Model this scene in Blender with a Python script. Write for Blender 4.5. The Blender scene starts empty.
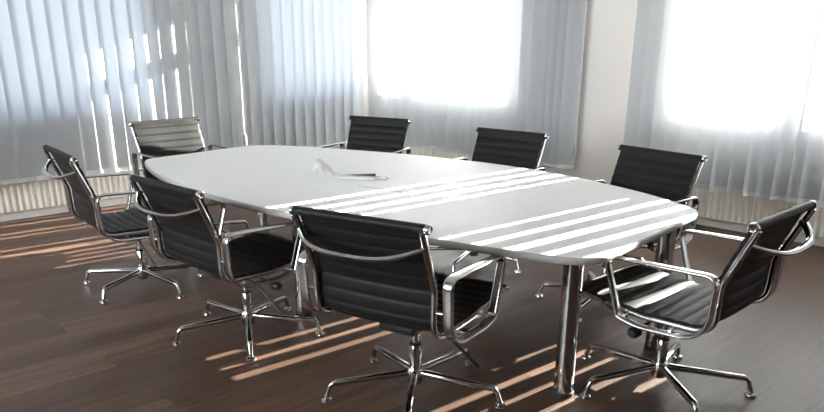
import bpy, bmesh, math, random
from mathutils import Vector, Matrix
random.seed(7)
C = bpy.context.scene.collection
S = bpy.context.scene

# ------------------------------------------------------------------ materials
def mat(name):
    m = bpy.data.materials.new(name); m.use_nodes = True
    nt = m.node_tree; nt.nodes.clear()
    out = nt.nodes.new('ShaderNodeOutputMaterial')
    return m, nt, out

def principled(name, col, rough=.5, metal=0., spec=.5, coat=0., noise=None, bump=None):
    m, nt, out = mat(name)
    b = nt.nodes.new('ShaderNodeBsdfPrincipled')
    b.inputs['Base Color'].default_value = (*col, 1)
    b.inputs['Roughness'].default_value = rough
    b.inputs['Metallic'].default_value = metal
    b.inputs['Specular IOR Level'].default_value = spec
    b.inputs['Coat Weight'].default_value = coat
    nt.links.new(b.outputs[0], out.inputs[0])
    if noise:
        sc, amt = noise
        tc = nt.nodes.new('ShaderNodeTexCoord')
        n = nt.nodes.new('ShaderNodeTexNoise'); n.inputs['Scale'].default_value = sc; n.inputs['Detail'].default_value = 4
        r = nt.nodes.new('ShaderNodeMapRange'); r.inputs['To Min'].default_value = 1-amt; r.inputs['To Max'].default_value = 1+amt
        mx = nt.nodes.new('ShaderNodeMix'); mx.data_type = 'RGBA'; mx.blend_type = 'MULTIPLY'; mx.inputs[0].default_value = 1
        mx.inputs[6].default_value = (*col, 1)
        nt.links.new(tc.outputs['Object'], n.inputs['Vector']); nt.links.new(n.outputs['Fac'], r.inputs['Value'])
        nt.links.new(r.outputs[0], mx.inputs[7]); nt.links.new(mx.outputs[2], b.inputs['Base Color'])
    if bump:
        sc, st = bump
        tc = nt.nodes.new('ShaderNodeTexCoord')
        n = nt.nodes.new('ShaderNodeTexNoise'); n.inputs['Scale'].default_value = sc; n.inputs['Detail'].default_value = 3
        bp = nt.nodes.new('ShaderNodeBump'); bp.inputs['Strength'].default_value = st; bp.inputs['Distance'].default_value = .002
        nt.links.new(tc.outputs['Object'], n.inputs['Vector']); nt.links.new(n.outputs['Fac'], bp.inputs['Height'])
        nt.links.new(bp.outputs[0], b.inputs['Normal'])
    return m

M = {}
M['chrome'] = principled('polished_chrome', (.56, .56, .57), .10, 1.)
M['alu'] = principled('polished_aluminium', (.60, .60, .60), .15, 1.)
M['leather'] = principled('black_leather', (.010, .0098, .0098), .48, 0, .17, noise=(9, .25), bump=(260, .25))
M['leather_back'] = M['leather']
M['black'] = principled('black_plastic', (.012, .012, .013), .4)
M['rubber'] = principled('dark_rubber', (.02, .02, .02), .7)
M['table'] = principled('white_laminate', (.83, .83, .845), .5, 0, .22)
M['edge'] = principled('table_edge_band', (.42, .41, .40), .4)
M['wall'] = principled('wall_paint', (.80, .755, .73), .85, 0, .2, noise=(3, .02), bump=(180, .12))
M['panel'] = principled('brown_wall_panels', (.30, .23, .19), .6, noise=(2, .1))
M['ceil'] = principled('ceiling_paint', (.85, .84, .82), .9, 0, .2)
M['radiator'] = principled('radiator_enamel', (.80, .755, .68), .45, 0, .4)
M['skirting'] = principled('skirting_white', (.74, .72, .69), .5)
M['frame'] = principled('window_frame_white', (.85, .86, .87), .35)
M['paper'] = principled('white_paper', (.9, .89, .9), .6)
M['port_dark'] = principled('port_dark', (.03, .035, .03), .5)
M['port_lid'] = principled('port_lid', (.62, .62, .61), .35)
M['port_grey'] = principled('port_grey', (.45, .46, .47), .4)
M['grey_plastic'] = principled('grey_plastic', (.34, .36, .4), .5)
M['ground'] = principled('outdoor_ground', (.16, .16, .16), .9, noise=(.5, .2))

def fabric(name, col, tcol, fac):
    m, nt, out = mat(name)
    d = nt.nodes.new('ShaderNodeBsdfDiffuse'); t = nt.nodes.new('ShaderNodeBsdfTranslucent')
    d.inputs[0].default_value = (*col, 1); t.inputs[0].default_value = (*tcol, 1)
    mx = nt.nodes.new('ShaderNodeMixShader'); mx.inputs[0].default_value = fac
    tc = nt.nodes.new('ShaderNodeTexCoord'); mp = nt.nodes.new('ShaderNodeMapping'); mp.inputs['Scale'].default_value = (60, 60, 6)
    n = nt.nodes.new('ShaderNodeTexNoise'); n.inputs['Scale'].default_value = 4; n.inputs['Detail'].default_value = 2
    r = nt.nodes.new('ShaderNodeMapRange'); r.inputs['To Min'].default_value = fac*.9; r.inputs['To Max'].default_value = fac*1.1
    L = nt.links.new
    L(tc.outputs['Object'], mp.inputs[0]); L(mp.outputs[0], n.inputs['Vector']); L(n.outputs['Fac'], r.inputs['Value']); L(r.outputs[0], mx.inputs[0])
    L(d.outputs[0], mx.inputs[1]); L(t.outputs[0], mx.inputs[2]); L(mx.outputs[0], out.inputs[0])
    return m
M['vane'] = fabric('blind_fabric', (.60, .61, .63), (.60, .63, .665), .48)
M['weight'] = principled('vane_weight', (.62, .62, .62), .5)

def glass():
    m, nt, out = mat('window_glass')
    t = nt.nodes.new('ShaderNodeBsdfTransparent'); g = nt.nodes.new('ShaderNodeBsdfGlossy'); g.inputs['Roughness'].default_value = .02
    t.inputs[0].default_value = (.96, .98, .97, 1)
    fr = nt.nodes.new('ShaderNodeFresnel'); fr.inputs[0].default_value = 1.3
    mx = nt.nodes.new('ShaderNodeMixShader')
    nt.links.new(fr.outputs[0], mx.inputs[0]); nt.links.new(t.outputs[0], mx.inputs[1]); nt.links.new(g.outputs[0], mx.inputs[2]); nt.links.new(mx.outputs[0], out.inputs[0])
    return m
M['glass'] = glass()

def floor_mat():
    m, nt, out = mat('dark_wood_planks'); N = nt.nodes.new; L = nt.links.new
    tc = N('ShaderNodeTexCoord')
    sp = N('ShaderNodeSeparateXYZ'); cb = N('ShaderNodeCombineXYZ')
    L(tc.outputs['Object'], sp.inputs[0]); L(sp.outputs['Y'], cb.inputs['X']); L(sp.outputs['X'], cb.inputs['Y'])
    br = N('ShaderNodeTexBrick')
    br.offset = .37; br.offset_frequency = 2; br.squash = 1
    br.inputs['Color1'].default_value = (.0, .0, .0, 1); br.inputs['Color2'].default_value = (1, 1, 1, 1)
    br.inputs['Mortar'].default_value = (.25, .25, .25, 1)
    br.inputs['Scale'].default_value = 1; br.inputs['Mortar Size'].default_value = .0018; br.inputs['Mortar Smooth'].default_value = .3
    br.inputs['Bias'].default_value = 0; br.inputs['Brick Width'].default_value = 1.35; br.inputs['Row Height'].default_value = .155
    L(cb.outputs[0], br.inputs['Vector'])
    # grain, stretched along the plank, shifted per plank
    ad = N('ShaderNodeVectorMath'); ad.operation = 'MULTIPLY_ADD'
    sc = N('ShaderNodeVectorMath'); sc.operation = 'MULTIPLY'; sc.inputs[1].default_value = (.8, 22, 1)
    L(cb.outputs[0], sc.inputs[0])
    ad.inputs[1].default_value = (7.3, 31.7, 5.1)
    L(br.outputs['Color'], ad.inputs[0]); L(sc.outputs[0], ad.inputs[2])
    n = N('ShaderNodeTexNoise'); n.inputs['Scale'].default_value = 1.6; n.inputs['Detail'].default_value = 7; n.inputs['Roughness'].default_value = .62; n.inputs['Distortion'].default_value = .5
    L(ad.outputs[0], n.inputs['Vector'])
    r1 = N('ShaderNodeValToRGB')
    e = r1.color_ramp.elements
    e[0].position = .25; e[0].color = (.026, .0140, .0098, 1)
    e[1].position = .78; e[1].color = (.142, .079, .053, 1)
    L(n.outputs['Fac'], r1.inputs[0])
    mr = N('ShaderNodeMapRange'); mr.inputs['To Min'].default_value = .72; mr.inputs['To Max'].default_value = 1.3
    L(br.outputs['Color'], mr.inputs['Value'])
    mx = N('ShaderNodeMix'); mx.data_type = 'RGBA'; mx.blend_type = 'MULTIPLY'; mx.inputs[0].default_value = 1
    L(r1.outputs[0], mx.inputs[6]); L(mr.outputs[0], mx.inputs[7])
    mo = N('ShaderNodeMix'); mo.data_type = 'RGBA'; mo.inputs[7].default_value = (.022, .014, .01, 1)
    L(br.outputs['Fac'], mo.inputs[0]); L(mx.outputs[2], mo.inputs[6])
    b = N('ShaderNodeBsdfPrincipled'); L(mo.outputs[2], b.inputs['Base Color'])
    b.inputs['Specular IOR Level'].default_value = .27
    rr = N('ShaderNodeMapRange'); rr.inputs['To Min'].default_value = .34; rr.inputs['To Max'].default_value = .5
    L(n.outputs['Fac'], rr.inputs['Value']); L(rr.outputs[0], b.inputs['Roughness'])
    bp = N('ShaderNodeBump'); bp.inputs['Strength'].default_value = .18; bp.inputs['Distance'].default_value = .003
    L(n.outputs['Fac'], bp.inputs['Height']); L(bp.outputs[0], b.inputs['Normal'])
    L(b.outputs[0], out.inputs[0])
    return m
M['floor'] = floor_mat()

# ------------------------------------------------------------------ mesh helpers
def obj(name, bm, m, parent=None, smooth=True, angle=40):
    me = bpy.data.meshes.new(name)
    bmesh.ops.recalc_face_normals(bm, faces=bm.faces)
    bm.to_mesh(me); bm.free()
    me.materials.append(m)
    if smooth:
        me.polygons.foreach_set('use_smooth', [True]*len(me.polygons))
        me.set_sharp_from_angle(angle=math.radians(angle))
    o = bpy.data.objects.new(name, me); C.objects.link(o)
    if parent: o.parent = parent
    return o

def tag(o, label=None, cat=None, group=None, kind=None):
    for k, v in (('label', label), ('category', cat), ('group', group), ('kind', kind)):
        if v: o[k] = v
    return o

def empty(name, loc, rz=0):
    o = bpy.data.objects.new(name, None); C.objects.link(o)
    o.location = loc; o.rotation_euler = (0, 0, rz); o.empty_display_size = .1
    return o

def add_box(bm, x0, x1, y0, y1, z0, z1, bev=0, seg=2):
    vs = [bm.verts.new((x, y, z)) for z in (z0, z1) for y in (y0, y1) for x in (x0, x1)]
    fs = [bm.faces.new([vs[i] for i in f]) for f in ((0,2,3,1),(4,5,7,6),(0,1,5,4),(2,6,7,3),(0,4,6,2),(1,3,7,5))]
    if bev:
        es = set(e for f in fs for e in f.edges)
        bmesh.ops.bevel(bm, geom=list(es), offset=bev, segments=seg, affect='EDGES', profile=.5)

def box(*a, bev=0, seg=2):
    bm = bmesh.new(); add_box(bm, *a, bev=bev, seg=seg); return bm

def add_lathe(bm, prof, center=(0, 0), n=24):
    rings = []
    for r, z in prof:
        if r < 1e-6: rings.append([bm.verts.new((center[0], center[1], z))]); continue
        rings.append([bm.verts.new((center[0]+r*math.cos(2*math.pi*k/n), center[1]+r*math.sin(2*math.pi*k/n), z)) for k in range(n)])
    for a, b in zip(rings[:-1], rings[1:]):
        for k in range(n):
            q = [a[k % len(a)], a[(k+1) % len(a)], b[(k+1) % len(b)], b[k % len(b)]]
            u = []
            for v in q:
                if v not in u: u.append(v)
            if len(u) > 2: bm.faces.new(u)
    for R in (rings[0], rings[-1]):
        if len(R) > 2: bm.faces.new(R)

def fillet(pts, rad, closed=False, n=6):
    P = [Vector(p) for p in pts]; out = []
    N = len(P)
    for i, p in enumerate(P):
        r = rad[i] if isinstance(rad, (list, tuple)) else rad
        if (not closed and i in (0, N-1)) or r <= 0: out.append(p.copy()); continue
        a = (P[i-1]-p); b = (P[(i+1) % N]-p)
        la, lb = a.length, b.length; a.normalize(); b.normalize()
        ang = a.angle(b)
        t = min(r/math.tan(ang/2), la*.48, lb*.48)
        p0 = p+a*t; p1 = p+b*t
        for k in range(n+1):
            s = k/n
            out.append(p0*(1-s)**2+p*2*s*(1-s)+p1*s*s)
    return out

def sweep(bm, pts, w, t, side=None, closed=False, n=12, power=1., scale=None):
    """superellipse section; `side` fixed vector = width direction (else computed)"""
    P = [Vector(p) for p in pts]; N = len(P); rings = []
    prev = None
    for i, p in enumerate(P):
        if closed: tn = P[(i+1) % N]-P[i-1]
        else: tn = P[min(i+1, N-1)]-P[max(i-1, 0)]
        tn.normalize()
        if side is not None: s = Vector(side); s = (s-tn*s.dot(tn)).normalized()
        else:
            ref = prev if prev else (Vector((0, 0, 1)) if abs(tn.z) < .9 else Vector((1, 0, 0)))
            s = (ref-tn*ref.dot(tn)).normalized(); prev = s
        u = tn.cross(s)
        k_ = scale(i/(N-1)) if scale else 1
        ring = []
        for k in range(n):
            a = 2*math.pi*k/n+math.pi/n
            ca, sa = math.cos(a), math.sin(a)
            x = math.copysign(abs(ca)**power, ca)*w/2*k_; y = math.copysign(abs(sa)**power, sa)*t/2*k_
            ring.append(bm.verts.new(p+s*x+u*y))
        rings.append(ring)
    R = list(zip(rings[:-1], rings[1:]))
    if closed: R.append((rings[-1], rings[0]))
    for a, b in R:
        for k in range(n): bm.faces.new((a[k], a[(k+1) % n], b[(k+1) % n], b[k]))
    if not closed:
        bm.faces.new(rings[0][::-1]); bm.faces.new(rings[-1])

def tube(pts, r, n=12, **k):
    bm = bmesh.new(); sweep(bm, pts, 2*r, 2*r, n=n, **k); return bm

# ------------------------------------------------------------------ room
YB, XL = 6.245, -7.015          # inner faces of the window walls
ZC = 2.72
SILL, HEAD = .86, 2.45
XR, YF = 2.2, -1.6
BW = [(-6.93, -4.90), (-3.30, -1.2)]           # windows in the back wall (x ranges)
LW = [(.35, 3.42), (4.55, 5.92)]               # windows in the left wall (y ranges)
FILL_FW = [(-6.3, -4.2), (-3.6, -1.3)]   # unseen openings added for fill light, in the wall behind the viewer
FILL_RW = [(4.2, 5.8)]                 # unseen opening in the right wall, also added to let in fill light
T = .3

def struct(name, bm, m, parent=None, smooth=False):
    o = obj(name, bm, m, parent, smooth)
    if parent is None: o['kind'] = 'structure'
    return o

bm = box(XL-T, XR+T, YF-T, YB+T, -.12, 0); struct('floor', bm, M['floor'])
bm = box(XL-T, XR+T, YF-T, YB+T, ZC, ZC+.15); struct('ceiling', bm, M['ceil'])

def wall_pieces(bm, lo, hi, wins, place):
    place(bm, lo, hi, 0, SILL); place(bm, lo, hi, HEAD, ZC)
    e = [lo]+[v for w in wins for v in w]+[hi]
    for a, b in zip(e[0::2], e[1::2]): place(bm, a, b, SILL, HEAD)
bm = bmesh.new(); wall_pieces(bm, XL-T, XR+T, BW, lambda b, a, c, z0, z1: add_box(b, a, c, YB, YB+T, z0, z1)); struct('wall_back', bm, M['wall'])
bm = bmesh.new(); wall_pieces(bm, YF-T, YB, LW, lambda b, a, c, z0, z1: add_box(b, XL-T, XL, a, c, z0, z1)); struct('wall_left', bm, M['wall'])
bm = bmesh.new(); wall_pieces(bm, YF-T, YB, FILL_RW, lambda b, a, c, z0, z1: add_box(b, XR, XR+T, a, c, z0, z1)); struct('wall_right', bm, M['panel'])
bm = bmesh.new(); wall_pieces(bm, XL, XR, FILL_FW, lambda b, a, c, z0, z1: add_box(b, a, c, YF-T, YF, z0, z1)); struct('wall_front', bm, M['panel'])
struct('baseboard_left', box(XL, XL+.018, YF, YB, 0, .065, bev=.004), M['skirting'])
struct('baseboard_back', box(XL+.018, XR, YB-.018, YB, 0, .065, bev=.004), M['skirting'])

def window(n, a, b, axis, mull, transom, flip=0):
    """frame set back in the opening; axis 'x' for the back wall, 'y' for the left wall"""
    d0, d1 = (YB+.13, YB+.20) if axis == 'x' else (XL-.20, XL-.13)
    if flip: d0, d1 = (YF-.20, YF-.13) if axis == 'x' else (XR+.13, XR+.20)
    def pl(bm, u0, u1, z0, z1, dd=(0, 0)):
        if axis == 'x': add_box(bm, u0, u1, d0+dd[0], d1-dd[1], z0, z1)
        else: add_box(bm, d0+dd[0], d1-dd[1], u0, u1, z0, z1)
    w = .07
    bm = bmesh.new()
    pl(bm, a, b, SILL, SILL+w); pl(bm, a, b, HEAD-w, HEAD); pl(bm, a, a+w, SILL, HEAD); pl(bm, b-w, b, SILL, HEAD)
    for m0, m1 in mull: pl(bm, m0, m1, SILL, HEAD)
    if transom: pl(bm, a, b, transom[0], transom[1])
    o = struct('window_%d' % n, bm, M['frame'])
    bm = bmesh.new(); pl(bm, a+.02, b-.02, SILL+.02, HEAD-.02, (.03, .03)); g = obj('pane', bm, M['glass'], o, False)
    if flip: return
    bm = bmesh.new()
    if axis == 'x': add_box(bm, a, b, YB-.02, YB+.13, SILL-.03, SILL+.005, bev=.006)
    else: add_box(bm, XL-.13, XL+.02, a, b, SILL-.03, SILL+.005, bev=.006)
    obj('window_sill', bm, M['frame'], o, False)
window(1, *BW[0], 'x', [(-6.50, -6.30)], (2.0, 2.12))
window(2, *BW[1], 'x', [(-2.36, -2.15)], None)
window(3, *LW[0], 'y', [(1.78, 1.92)], (2.0, 2.12))
window(4, *LW[1], 'y', [], None)
for k, ab in enumerate(FILL_FW): window(5+k, *ab, 'x', [], None, 1)  # frames and panes for the added fill-light openings behind the viewer
for k, ab in enumerate(FILL_RW): window(7+k, *ab, 'y', [], None, 1)  # same for the added fill-light opening on the right

gr = struct('ground', box(-60, 60, -30, 90, -3.3, -3.2), M['ground'])

# ------------------------------------------------------------------ radiators
def radiator(axis, a, b, label):
    L = b-a
    root = empty('radiator', ((a, YB, 0) if axis == 'x' else (XL, a, 0)), 0 if axis == 'x' else math.radians(90))
    # local: x along wall, y away from the room; for the left wall +x -> +Y, +y -> -X
    bm = bmesh.new()
    z0, z1, pitch = .075, .56, .052
    n = int(L/pitch)
    row = []
    for i in range(n*4+1):
        u = i/(n*4)*L; ph = i % 4
        y = -.047 if ph in (1, 2) else -.034
        row.append((u, y))
    v0 = [bm.verts.new((u, y, z0)) for u, y in row]; v1 = [bm.verts.new((u, y, z1)) for u, y in row]
    w0 = [bm.verts.new((u, -.018, z0)) for u, y in row]; w1 = [bm.verts.new((u, -.018, z1)) for u, y in row]
    for i in range(len(row)-1):
        bm.faces.new((v0[i], v0[i+1], v1[i+1], v1[i])); bm.faces.new((w0[i+1], w0[i], w1[i], w1[i+1]))
        bm.faces.new((v1[i], v1[i+1], w1[i+1], w1[i])); bm.faces.new((v0[i+1], v0[i], w0[i], w0[i+1]))
    bm.faces.new((v0[0], v1[0], w1[0], w0[0])); bm.faces.new((v0[-1], w0[-1], w1[-1], v1[-1]))
    obj('panel', bm, M['radiator'], root, True, 20)
    for u in (L*.12, L*.5, L*.88): obj('wall_bracket', box(u-.02, u+.02, -.018, -.0005, .15, .5), M['radiator'], root, False)
    tag(root, label, 'radiator')
    return root
radiator('y', .9, 3.75, 'cream ribbed radiator on the wall behind the far-left swivel chair')
radiator('x', -6.6, -4.55, 'cream ribbed radiator partly hidden beyond the far long side of the table')
radiator('x', -3.02, -.95, 'cream ribbed radiator under the right-hand window beside the white pier')

# ------------------------------------------------------------------ vertical blinds
ZB, ZT = .324, 2.52
def vane_mesh(w, bow):
    bm = bmesh.new(); n = 6
    rows = []
    for z in (ZB, ZB+.045, ZB+.7, ZT-.6, ZT):
        r = []
        for i in range(n+1):
            s = i/n*2-1
            r.append(bm.verts.new((s*w/2, bow*(1-s*s), z)))
        rows.append(r)
    for a, b in zip(rows[:-1], rows[1:]):
        for i in range(n): bm.faces.new((a[i], a[i+1], b[i+1], b[i]))
    return bm
PROTO = {}
def blind(name_, origin, rz, positions, ang, w, label, chain_at=None, jitter=2.0):
    """vanes hang along local +x; each is turned by ang about its own axis"""
    root = empty('vertical_blind', origin, rz); tag(root, label, 'blind', 'vertical blinds')
    L0, L1 = min(positions)-.1, max(positions)+.1
    obj('headrail', box(L0, L1, -.02, .02, ZT+.005, ZT+.045, bev=.004), M['frame'], root, False)
    me = me2 = None
    for i, u in enumerate(positions):
        a = ang(u) if callable(ang) else ang
        a += random.uniform(-jitter, jitter)
        if me is None:
            v = obj('vane', vane_mesh(w, .013), M['vane'], root); me = v.data
            wt = obj('weight', box(-w/2+.006, w/2-.006, .0, .014, ZB+.001, ZB+.034), M['weight'], v, False); me2 = wt.data
        else:
            v = bpy.data.objects.new('vane', me); C.objects.link(v); v.parent = root
            wt = bpy.data.objects.new('weight', me2); C.objects.link(wt); wt.parent = v
        v.location = (u, 0, random.uniform(-.004, .004)); v.rotation_euler = (random.uniform(-.003, .003), random.uniform(-.003, .003), math.radians(a))
    # thin bead chain that links the vane weights
    if len(positions) > 1:
        bm = bmesh.new()
        sweep(bm, [(L0+.1, -.02, ZB+.012)]+[((p+q)/2, -.02, ZB+.004) for p, q in zip(positions[:-1], positions[1:])]+[(L1-.1, -.02, ZB+.012)], .004, .004, n=6)
        obj('bead_chain', bm, M['weight'], root)
    if chain_at is not None:
        u, yy = chain_at
        obj('pull_cord', tube([(u, yy, ZT), (u, yy, .56)], .004, 6), M['weight'], root)
        bm = bmesh.new(); add_lathe(bm, [(0, .44), (.013, .445), (.019, .465), (.019, .53), (.013, .555), (0, .56)], (u, yy), 16)
        obj('cord_weight', bm, M['grey_plastic'], root)
    return root

def rng(a, b, s):
    n = max(1, round((b-a)/s)); return [a+(b-a)*k/n for k in range(n+1)]
BY, BX = 6.125, -6.90
# back wall: local x -> +X
def by_gaps(edges, gap, w, wide={}):
    """vane centres and turn angles that leave a slit of the given width at each listed place"""
    pos, ang = [], {}
    for a, b in zip(edges[:-1], edges[1:]):
        a += wide.get(a, gap)/2; b -= wide.get(b, gap)/2
        c = (a+b)/2; pos.append(c); ang[c] = math.degrees(math.acos(min(.96, max(.60, (b-a)/w))))
    return pos, (lambda u: ang[u])
G1 = [-6.715, -6.56, -6.41, -6.27, -6.13]
G1b = [-5.75, -5.565, -5.40, -5.29, -5.17, -5.05, -4.94]
p1, a1 = by_gaps(G1, .038, .165, {-6.715: .026}); p1b, a1b = by_gaps(G1b, .040, .165, {-5.565: .10})
closed1 = [-6.93, -6.83, -6.06, -5.94, -5.82]; right1 = rng(-4.87, -4.62, .12)+rng(-4.50, -4.24, .10)
blind('bb', (0, BY, 0), 0, p1+closed1+p1b+right1,
      lambda u: a1(u) if u in p1 else a1b(u) if u in p1b else 33 if u < -4.6 else 22, .165,
      'pale vertical blind over the corner window, left of the bare white pier', chain_at=(-4.13, -.02), jitter=.8)
G2 = [-2.955, -2.80, -2.66, -2.52, -2.40]; G2b = [-1.97, -1.80, -1.65, -1.51, -1.37, -1.23]
p2, a2 = by_gaps(G2, .040, .170); p2b, a2b = by_gaps(G2b, .044, .170)
blind('bc', (0, BY, 0), 0, rng(-3.55, -3.035, .13)+p2+[-2.345, -2.23, -2.115, -2.03]+p2b+rng(-1.16, -.7, .13),
      lambda u: a2(u) if u in p2 else a2b(u) if u in p2b else 34, .170,
      'pale vertical blind over the bright window right of the white pier', jitter=.8)
# left wall: local x -> +Y (rz 90deg)
blind('ba', (BX, 0, 0), math.radians(90), rng(.55, 4.28, .138), lambda u: 12 if u < 3.5 else 4, .188,
      'long bluish vertical blind on the left wall, hanging over the radiator', chain_at=(4.29, -.06))
blind('bd', (BX, 0, 0), math.radians(90), rng(4.5, 5.85, .14), 13, .188,
      'cream-white vertical blind on the left wall next to the room corner')

# ------------------------------------------------------------------ table
TH = .698
OUT = [(-5.02,2.36),(-4.65,2.215),(-4.19,2.115),(-3.75,2.07),(-3.32,2.075),(-2.75,2.14),(-2.22,2.25),(-1.89,2.34),(-1.70,2.40),
       (-1.60,2.455),(-1.555,2.54),(-1.56,2.66),(-1.595,2.97),(-1.65,3.40),(-1.675,3.55),(-1.71,3.62),(-1.80,3.68),(-2.10,3.82),
       (-2.47,3.925),(-2.83,3.985),(-3.3,4.00),(-3.99,3.88),(-4.52,3.70),(-4.95,3.51),(-5.11,3.40),(-5.165,3.27),(-5.16,3.10),(-5.12,2.84),(-5.08,2.50),(-5.06,2.41)]
TC = Vector((-3.38, 3.03, 0))
def smooth_closed(P, sub=6):
    n = len(P); out = []
    P = [Vector((*p, 0)) for p in P]
    for i in range(n):
        p0, p1, p2, p3 = P[i-1], P[i], P[(i+1) % n], P[(i+2) % n]
        # centripetal Catmull-Rom
        t = [0]
        for a, b in ((p0, p1), (p1, p2), (p2, p3)): t.append(t[-1]+max((b-a).length, 1e-4)**.5)
        for k in range(sub):
            s = t[1]+(t[2]-t[1])*k/sub
            A1 = p0*((t[1]-s)/(t[1]-t[0]))+p1*((s-t[0])/(t[1]-t[0]))
            A2 = p1*((t[2]-s)/(t[2]-t[1]))+p2*((s-t[1])/(t[2]-t[1]))
            A3 = p2*((t[3]-s)/(t[3]-t[2]))+p3*((s-t[2])/(t[3]-t[2]))
            B1 = A1*((t[2]-s)/(t[2]-t[0]))+A2*((s-t[0])/(t[2]-t[0]))
            B2 = A2*((t[3]-s)/(t[3]-t[1]))+A3*((s-t[1])/(t[3]-t[1]))
            out.append(B1*((t[2]-s)/(t[2]-t[1]))+B2*((s-t[1])/(t[2]-t[1])))
    return out
table = empty('conference_table', TC)
tag(table, 'large white boat-shaped conference table on chrome tube legs', 'table')
ring = [p-TC for p in smooth_closed(OUT)]
def slab(ring, prof, top=True, bot=True):
    bm = bmesh.new(); n = len(ring); rows = []
    nor = []
    for i in range(n):
        t = (ring[(i+1) % n]-ring[i-1]).normalized(); nor.append(Vector((t.y, -t.x, 0)))
    for off, z in prof: rows.append([bm.verts.new((ring[i].x+nor[i].x*off, ring[i].y+nor[i].y*off, z)) for i in range(n)])
    for a, b in zip(rows[:-1], rows[1:]):
        for i in range(n): bm.faces.new((a[i], a[(i+1) % n], b[(i+1) % n], b[i]))
    if bot: bm.faces.new(rows[0])
    if top: bm.faces.new(rows[-1])
    return bm
obj('tabletop', slab(ring, [(-.03, TH-.030), (-.006, TH-.030), (-.004, TH-.003), (-.007, TH)]), M['table'], table, True, 30)
obj('edge_band', slab(ring, [(-.005, TH-.031), (.000, TH-.027), (.002, TH-.016), (.001, TH-.006), (-.006, TH-.0008), (-.0075, TH-.0012), (-.0075, TH-.031)], False, False), M['edge'], table, True, 60)
LEGS = [(-1.755, 2.65), (-1.756, 3.435), (-3.386, 2.43), (-4.98, 3.24), (-4.95, 2.62)]
bm = bmesh.new()
for (a, b) in ((0, 1), (0, 2), (2, 4), (4, 3)):
    p, q = Vector((*LEGS[a], TH-.05))-TC, Vector((*LEGS[b], TH-.05))-TC
    sweep(bm, [p, q], .04, .05, side=(0, 0, 1), n=8, power=.4)
obj('underframe', bm, M['black'], table)
for x, y in LEGS:
    R = .043
    bm = bmesh.new(); add_lathe(bm, [(R, .022), (R, TH-.0315)], (0, 0), 32)
    l = obj('leg', bm, M['chrome'], table); l.location = (x-TC.x, y-TC.y, 0)
    bm = bmesh.new(); add_lathe(bm, [(0, .0005), (R*1.02, .0005), (R*1.06, .006), (R*1.06, .02), (R*.9, .024), (0, .024)], (0, 0), 32)
    obj('foot', bm, M['rubber'], l)
# built-in cable port: dark opening, white raised lid, thin joint line
port = obj('cable_port', box(-.105, .105, -.010, .045, .0005, .004, bev=.001), M['port_dark'], table)
port.location = (-3.53-TC.x, 2.99-TC.y, TH); port.rotation_euler = (0, 0, math.radians(30))
bm = box(-.10, .10, -.004, .004, .001, .024, bev=.001)
for v in bm.verts:
    if v.co.z > .012: v.co.z = .007+(v.co.x+.10)/.20*.019
fl = obj('port_flap', bm, M['port_dark'], port, False); fl.location = (0, .0, .003)
bm = box(-.112, .112, -.07, -.006, .0004, .012, bev=.003)
lid = obj('port_lid', bm, M['port_lid'], port)
bm = box(-.03, .03, -.045, .02, .0004, .010, bev=.003)
hg = obj('port_hinge', bm, M['port_grey'], port); hg.location = (.145, .0, .0)
jl = obj('joint_line', box(-.155, .155, -.006, .006, .0002, .0016), M['port_grey'], table, False)
jl.location = (-3.18-TC.x, 2.832-TC.y, TH); jl.rotation_euler = (0, 0, math.radians(10.5))

# crumpled sheet of paper standing on the table
def paper():
    bm = bmesh.new(); nx, ny = 14, 12; g = []
    rnd = random.Random(3)
    for j in range(ny+1):
        r = []
        for i in range(nx+1):
            u, v = i/nx-.5, j/ny-.5
            x = u*.15; y = v*.13
            z = .022+.06*math.exp(-((u+.22)**2/.03+(v-.05)**2/.12))+.028*abs(math.sin(7*u+4*v+.5))+.016*abs(math.sin(11*v-6*u+1))+rnd.uniform(-.006, .006)
            z *= (1-.7*max(0, u)*2)
            r.append(bm.verts.new((x*.92+.012*math.sin(9*v), y*.85+.012*math.sin(8*u+1), max(z, .0008))))
        g.append(r)
    for j in range(ny):
        for i in range(nx):
            a, b, c, d = g[j][i], g[j][i+1], g[j+1][i+1], g[j+1][i]
            if (i+j) % 2: bm.faces.new((a, b, c)); bm.faces.new((a, c, d))
            else: bm.faces.new((a, b, d)); bm.faces.new((b, c, d))
    zmin = min(v.co.z for v in bm.verts)
    for v in bm.verts: v.co.z -= zmin-.0006
    bmesh.ops.solidify(bm, geom=list(bm.faces), thickness=.0006)
    return bm
pp = obj('crumpled_paper', paper(), M['paper'], None, False)
pp.location = (-3.715, 2.875, TH+.0025); pp.rotation_euler = (0, 0, math.radians(40))
tag(pp, 'crumpled white sheet of paper lying on the middle of the conference table', 'paper')

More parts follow.
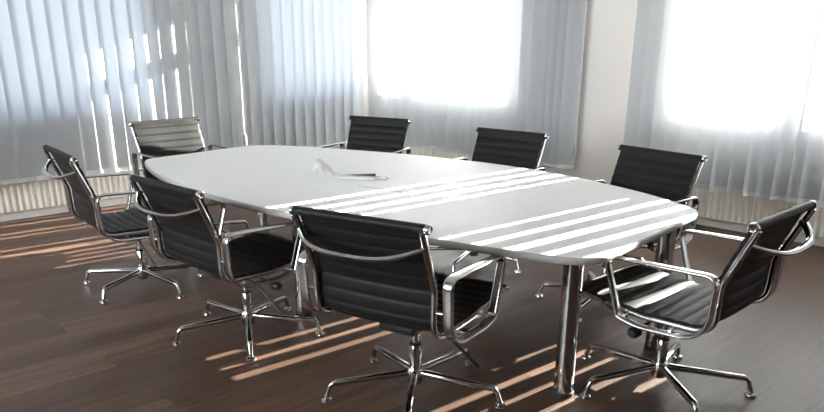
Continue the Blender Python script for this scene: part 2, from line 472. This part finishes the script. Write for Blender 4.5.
# ------------------------------------------------------------------ chairs
ZTOP, YTOP = .855, -.398
RX, AX = .268, .318      # side rail and armrest planes
def rx(z):
    t = max(0., min(1., (z-.46)/(ZTOP-.46))); return .257+(RX-.257)*t
def prof_path():
    pts = [(0, YTOP, ZTOP), (0, -.300, .605), (0, -.296, .406), (0, -.02, .404), (0, .26, .440), (0, .315, .424)]
    return fillet(pts, [0, .10, .085, .4, .05, 0], n=8)
def resample(P, step):
    out = [P[0].copy()]; acc = 0
    for a, b in zip(P[:-1], P[1:]):
        L = (b-a).length; d = step-acc
        while d <= L:
            out.append(a.lerp(b, d/L)); d += step
        acc = (acc+L) % step if L else acc
    return out
def sling(bm, P, width, rib, thick, roll_start=False, roll_end=False, phase=0.):
    """ribbed upholstery: two ribbed surfaces around the path, padded between the welts"""
    P = resample(P, rib/8); N = len(P); front = []; back = []
    nx = 8
    for i, p in enumerate(P):
        t = (P[min(i+1, N-1)]-P[max(i-1, 0)]).normalized()
        n = Vector((0, -t.z, t.y))
        if n.y*1.0+n.z < 0: n = -n          # towards the sitter (up / forward)
        ph = (i/8+phase) % 1
        b = abs(math.sin(math.pi*ph))**.45
        th = thick*(.45+.55*b)
        if roll_start and i < 4: th *= (.5, 1.15, 1.35, 1.2)[i]
        if roll_end and i > N-5: th *= (.5, 1.1, 1.25, 1.15)[N-1-i]
        fr, bk = [], []
        for k in range(nx+1):
            s = k/nx*2-1
            e = (1-abs(s)**6*.55)
            sag = .017-.008*(1-s*s)
            fr.append(bm.verts.new((s*(rx(p.z)-.003), p.y+n.y*(th*e+sag), p.z+n.z*(th*e+sag))))
            bk.append(bm.verts.new((s*(rx(p.z)-.003), p.y-n.y*(th*e*.7-sag), p.z-n.z*(th*e*.7-sag))))
        front.append(fr); back.append(bk)
    for A in (front, back):
        for a, b in zip(A[:-1], A[1:]):
            for k in range(nx): bm.faces.new((a[k], a[k+1], b[k+1], b[k]))
    for i in range(N-1):
        for k in (0, nx): bm.faces.new((front[i][k], front[i+1][k], back[i+1][k], back[i][k]))
    for i in (0, N-1):
        for k in range(nx): bm.faces.new((front[i][k], front[i][k+1], back[i][k+1], back[i][k]))

def make_chair():
    root = empty('office_chair', (0, 0, 0))
    P = prof_path()
    # split where the back bends into the seat
    k = min(range(len(P)), key=lambda i: abs(P[i].z-.440)+abs(P[i].y+.284)*.5)
    bm = bmesh.new(); sling(bm, P[:k+1], RX*2-.006, .056, .013, roll_start=True, phase=.0); obj('backrest', bm, M['leather'], root, True, 70)
    bm = bmesh.new(); sling(bm, P[k:], RX*2-.006, .056, .016, roll_end=True, phase=.5); obj('seat', bm, M['leather'], root, True, 70)
    obj('top_roll', tube([(-RX-.008, YTOP+.012, ZTOP-.002), (RX+.008, YTOP+.012, ZTOP-.002)], .0175, 16), M['leather'], root, True, 50)
    for s in (-1, 1):
        # side rail of the sling
        bm = bmesh.new(); sweep(bm, [(s*rx(p.z), p.y-.003, p.z-(.012 if i == 0 else 0)) for i, p in enumerate(P)], .022, .024, side=(1, 0, 0), n=14, power=.7)
        r = obj('side_rail', bm, M['chrome'], root, True, 50)
        # round cap at the top of the rail
        bm = bmesh.new(); add_lathe(bm, [(0, -.003), (.008, -.003), (.010, -.001), (.014, .0), (.018, -.003), (.019, -.008), (.019, -.016), (0, -.016)], (0, 0), 20)
        bmesh.ops.rotate(bm, verts=bm.verts, cent=(0, 0, 0), matrix=Matrix.Rotation(math.radians(90)*s, 3, 'Y'))
        bmesh.ops.translate(bm, verts=bm.verts, vec=(s*(RX+.024), YTOP+.010, ZTOP-.002))
        obj('rail_cap', bm, M['chrome'], root)
        # armrest: closed flat band
        A = fillet([(s*AX, .052, .405), (s*AX, .125, .648), (s*AX, -.312, .657), (s*AX, -.298, .393), (s*AX, -.03, .384)],
                   [.03, .035, .045, .12, .3], closed=True, n=8)
        bm = bmesh.new(); sweep(bm, A, .042, .014, side=(1, 0, 0), closed=True, n=14, power=.6)
        obj('armrest', bm, M['alu'], root, True, 50)
        # pins joining rail and armrest
        for y, z in ((-.300, .520), (.03, .408), (-.16, .400)):
            obj('arm_pin', tube([(s*(rx(z)+.004), y, z), (s*(AX-.004), y, z)], .006, 10), M['chrome'], root)
    # bowed handle across the back
    H = []
    for i in range(25):
        s = i/24*2-1
        H.append((s*(rx(.77)-.002), -.373-.085*(1-abs(s)**3.2), .785-.048*(1-abs(s)**3)))
    bm = bmesh.new(); sweep(bm, H, .020, .032, side=(0, 0, 1), n=10); obj('back_handle', bm, M['chrome'], root)
    # spreader bars below the seat
    bm = bmesh.new()
    for y in (-.13, .12): sweep(bm, [(-.252, y, .402), (-.12, y*.8, .385), (.12, y*.8, .385), (.252, y, .402)], .045, .014, side=(0, 1, 0), n=10, power=.6)
    obj('spreader', bm, M['alu'], root)
    obj('tilt_mechanism', box(-.085, .085, -.15, .13, .325, .388, bev=.018, seg=3), M['black'], root)
    for s in (-1, 1):
        t = obj('tilt_knob', tube([(s*.08, .02, .335), (s*.20, .02, .315)], .007, 10), M['black'], root)
        bm = bmesh.new(); add_lathe(bm, [(0, .195), (.014, .197), (.025, .21), (.025, .24), (.015, .252), (0, .254)], (0, 0), 16)
        bmesh.ops.rotate(bm, verts=bm.verts, cent=(0, 0, 0), matrix=Matrix.Rotation(math.radians(90)*s, 3, 'Y'))
        bmesh.ops.translate(bm, verts=bm.verts, vec=(0, .02, .315)); obj('grip', bm, M['black'], t)
    lv = obj('height_lever', tube(fillet([(.08, -.06, .345), (.17, -.06, .335), (.275, -.03, .232)], .03), .0065, 10), M['black'], root)
    obj('lever_grip', tube([(.268, -.033, .238), (.305, -.022, .200)], .009, 10), M['black'], lv)
    # column
    bm = bmesh.new(); add_lathe(bm, [(.0165, .22), (.0165, .33)], (0, 0), 24); obj('gas_column', bm, M['chrome'], root)
    bm = bmesh.new(); add_lathe(bm, [(.025, .10), (.025, .232), (.022, .236), (.017, .236)], (0, 0), 24); cs_ = obj('column_sleeve', bm, M['chrome'], root)
    bm = bmesh.new(); add_lathe(bm, [(.0255, .226), (.027, .229), (.027, .238), (.0168, .240), (.0168, .226)], (0, 0), 24); obj('sleeve_ring', bm, M['black'], cs_)
    bm = bmesh.new(); add_lathe(bm, [(0, .045), (.026, .045), (.030, .05), (.036, .085), (.036, .112), (.030, .122), (.0, .122)], (0, 0), 28); obj('hub', bm, M['chrome'], root)
    for q in range(5):
        R = .372
        pts = fillet([(.028, 0, .098), (R-.02, 0, .082), (R, 0, .022)], [0, .028, 0], n=6)
        bm = bmesh.new(); sweep(bm, pts, .030, .026, side=(0, 1, 0), n=12, power=.85, scale=lambda s: 1.12-.40*min(1, s*1.5))
        l = obj('leg', bm, M['chrome'], root)
        bm = bmesh.new(); add_lathe(bm, [(0, .0), (.022, .0), (.0245, .004), (.0225, .011), (.012, .016), (.009, .030), (0, .030)], (R, 0), 18)
        obj('glide', bm, M['alu'], l)
        l.rotation_euler = (0, 0, 2*math.pi*q/5)
    return root

def kids(o): return list(o.children)
def copy_tree(o, parent=None):
    c = o.copy(); C.objects.link(c)
    if parent: c.parent = parent; c.matrix_parent_inverse = o.matrix_parent_inverse.copy()
    for ch in kids(o): copy_tree(ch, c)
    return c

CH = [
 ('A', -4.529, 2.027, -6.65, 1.048, 0.994, 1.004, 85.63, 'black ribbed swivel chair on the near side, standing in front of the left radiator'),
 ('H', -3.374, 2.060, 2.47, 1.059, 1.036, 0.979, 37.44, 'black ribbed swivel chair seen from behind, middle of the three on the near side'),
 ('G', -2.226, 2.187, 14.8, 1.056, 1.090, 1.016, 8.52, 'black ribbed swivel chair nearest the viewer, its back covering the middle of the table edge'),
 ('F', -1.513, 3.043, 91.06, 1.020, 1.089, 1.004, -59.11, 'black swivel chair at the right end of the table with sun stripes across its seat'),
 ('C', -4.679, 3.904, 196.28, 1.004, 1.004, 1.004, -150.49, 'black swivel chair at the far long side nearest the room corner, facing the viewer'),
 ('D', -3.459, 3.967, 184.84, 1.032, 1.025, 1.005, 34., 'middle black swivel chair of the three facing the viewer along the far side'),
 ('E', -2.326, 3.858, 172.76, 1.035, 1.012, 1.004, 36., 'black swivel chair at the far long side in front of the bare white pier'),
 ('B', -5.392, 2.930, -88.03, 1.029, 1.000, 1.002, 20., 'black swivel chair at the left end of the table, its ribbed backrest lit by sun'),
]
proto = make_chair()
for i, (n, x, y, r, sx, sy, sz, b, lab) in enumerate(CH):
    o = proto if i == 0 else copy_tree(proto)
    o.location = (x, y, 0); o.rotation_euler = (0, 0, math.radians(r)); o.scale = (sx, sy, sz)
    q = 0
    for ch in kids(o):
        if ch.name.startswith('leg'):
            ch.rotation_euler = (0, 0, math.radians(b+72*q)); q += 1
    tag(o, lab, 'chair', 'black swivel chairs around the conference table')

# ------------------------------------------------------------------ light
w = bpy.data.worlds.new('sky'); S.world = w; w.use_nodes = True
nt = w.node_tree; nt.nodes.clear(); N = nt.nodes.new; L = nt.links.new
out = N('ShaderNodeOutputWorld'); bg = N('ShaderNodeBackground')
tc = N('ShaderNodeTexCoord'); sp = N('ShaderNodeSeparateXYZ'); L(tc.outputs['Generated'], sp.inputs[0])
mz = N('ShaderNodeMapRange'); mz.inputs['From Min'].default_value = 0; mz.inputs['From Max'].default_value = .7; L(sp.outputs['Z'], mz.inputs['Value'])
my = N('ShaderNodeMapRange'); my.inputs['From Min'].default_value = .0; my.inputs['From Max'].default_value = .3; L(sp.outputs['Y'], my.inputs['Value'])
sx = N('ShaderNodeMapRange'); sx.inputs['From Min'].default_value = -.1; sx.inputs['From Max'].default_value = -.7; L(sp.outputs['X'], sx.inputs['Value'])
neu = N('ShaderNodeMix'); neu.data_type = 'RGBA'; neu.inputs[6].default_value = (2.5, 2.55, 2.6, 1); L(sx.outputs[0], neu.inputs[0])
blue = N('ShaderNodeMix'); blue.data_type = 'RGBA'; blue.inputs[6].default_value = (.66, .70, .78, 1); blue.inputs[7].default_value = (.38, .51, .74, 1); L(mz.outputs[0], blue.inputs[0])
wh = N('ShaderNodeMix'); wh.data_type = 'RGBA'; wh.inputs[7].default_value = (.19, .205, .23, 1); L(my.outputs[0], wh.inputs[0]); L(blue.outputs[2], neu.inputs[7]); L(neu.outputs[2], wh.inputs[6])
L(wh.outputs[2], bg.inputs[0]); bg.inputs[1].default_value = 6.0; L(bg.outputs[0], out.inputs[0])

sun = bpy.data.lights.new('sun', 'SUN'); sun.energy = 62; sun.angle = math.radians(.25); sun.color = (1, .94, .86)
so = bpy.data.objects.new('sun', sun); C.objects.link(so)
so.rotation_euler = Vector((-.055, -1, -.29)).to_track_quat('-Z', 'Y').to_euler()
so.location = (0, 20, 8)

# ------------------------------------------------------------------ camera
cam = bpy.data.cameras.new('camera'); co = bpy.data.objects.new('camera', cam); C.objects.link(co)
cam.sensor_fit = 'HORIZONTAL'; cam.sensor_width = 36; cam.lens = 33.583; cam.shift_y = .14162
rt = Vector((.69575, .71827, .00534)).normalized(); up = Vector((-.2552, .24023, .93657)); up = (up-rt*up.dot(rt)).normalized(); bk = rt.cross(up)
m = Matrix((rt, up, bk)).transposed().to_4x4(); m.translation = (0, 0, 1.4981)
co.matrix_world = m; cam.clip_end = 300
S.camera = co

S.view_settings.view_transform = 'Standard'; S.view_settings.look = 'None'; S.view_settings.gamma = 1; S.view_settings.use_curve_mapping = False
S.view_settings.exposure = 0.47
S.cycles.use_denoising = True
S.cycles.max_bounces = 10; S.cycles.diffuse_bounces = 6; S.cycles.transparent_max_bounces = 12
S.cycles.sample_clamp_indirect = 12
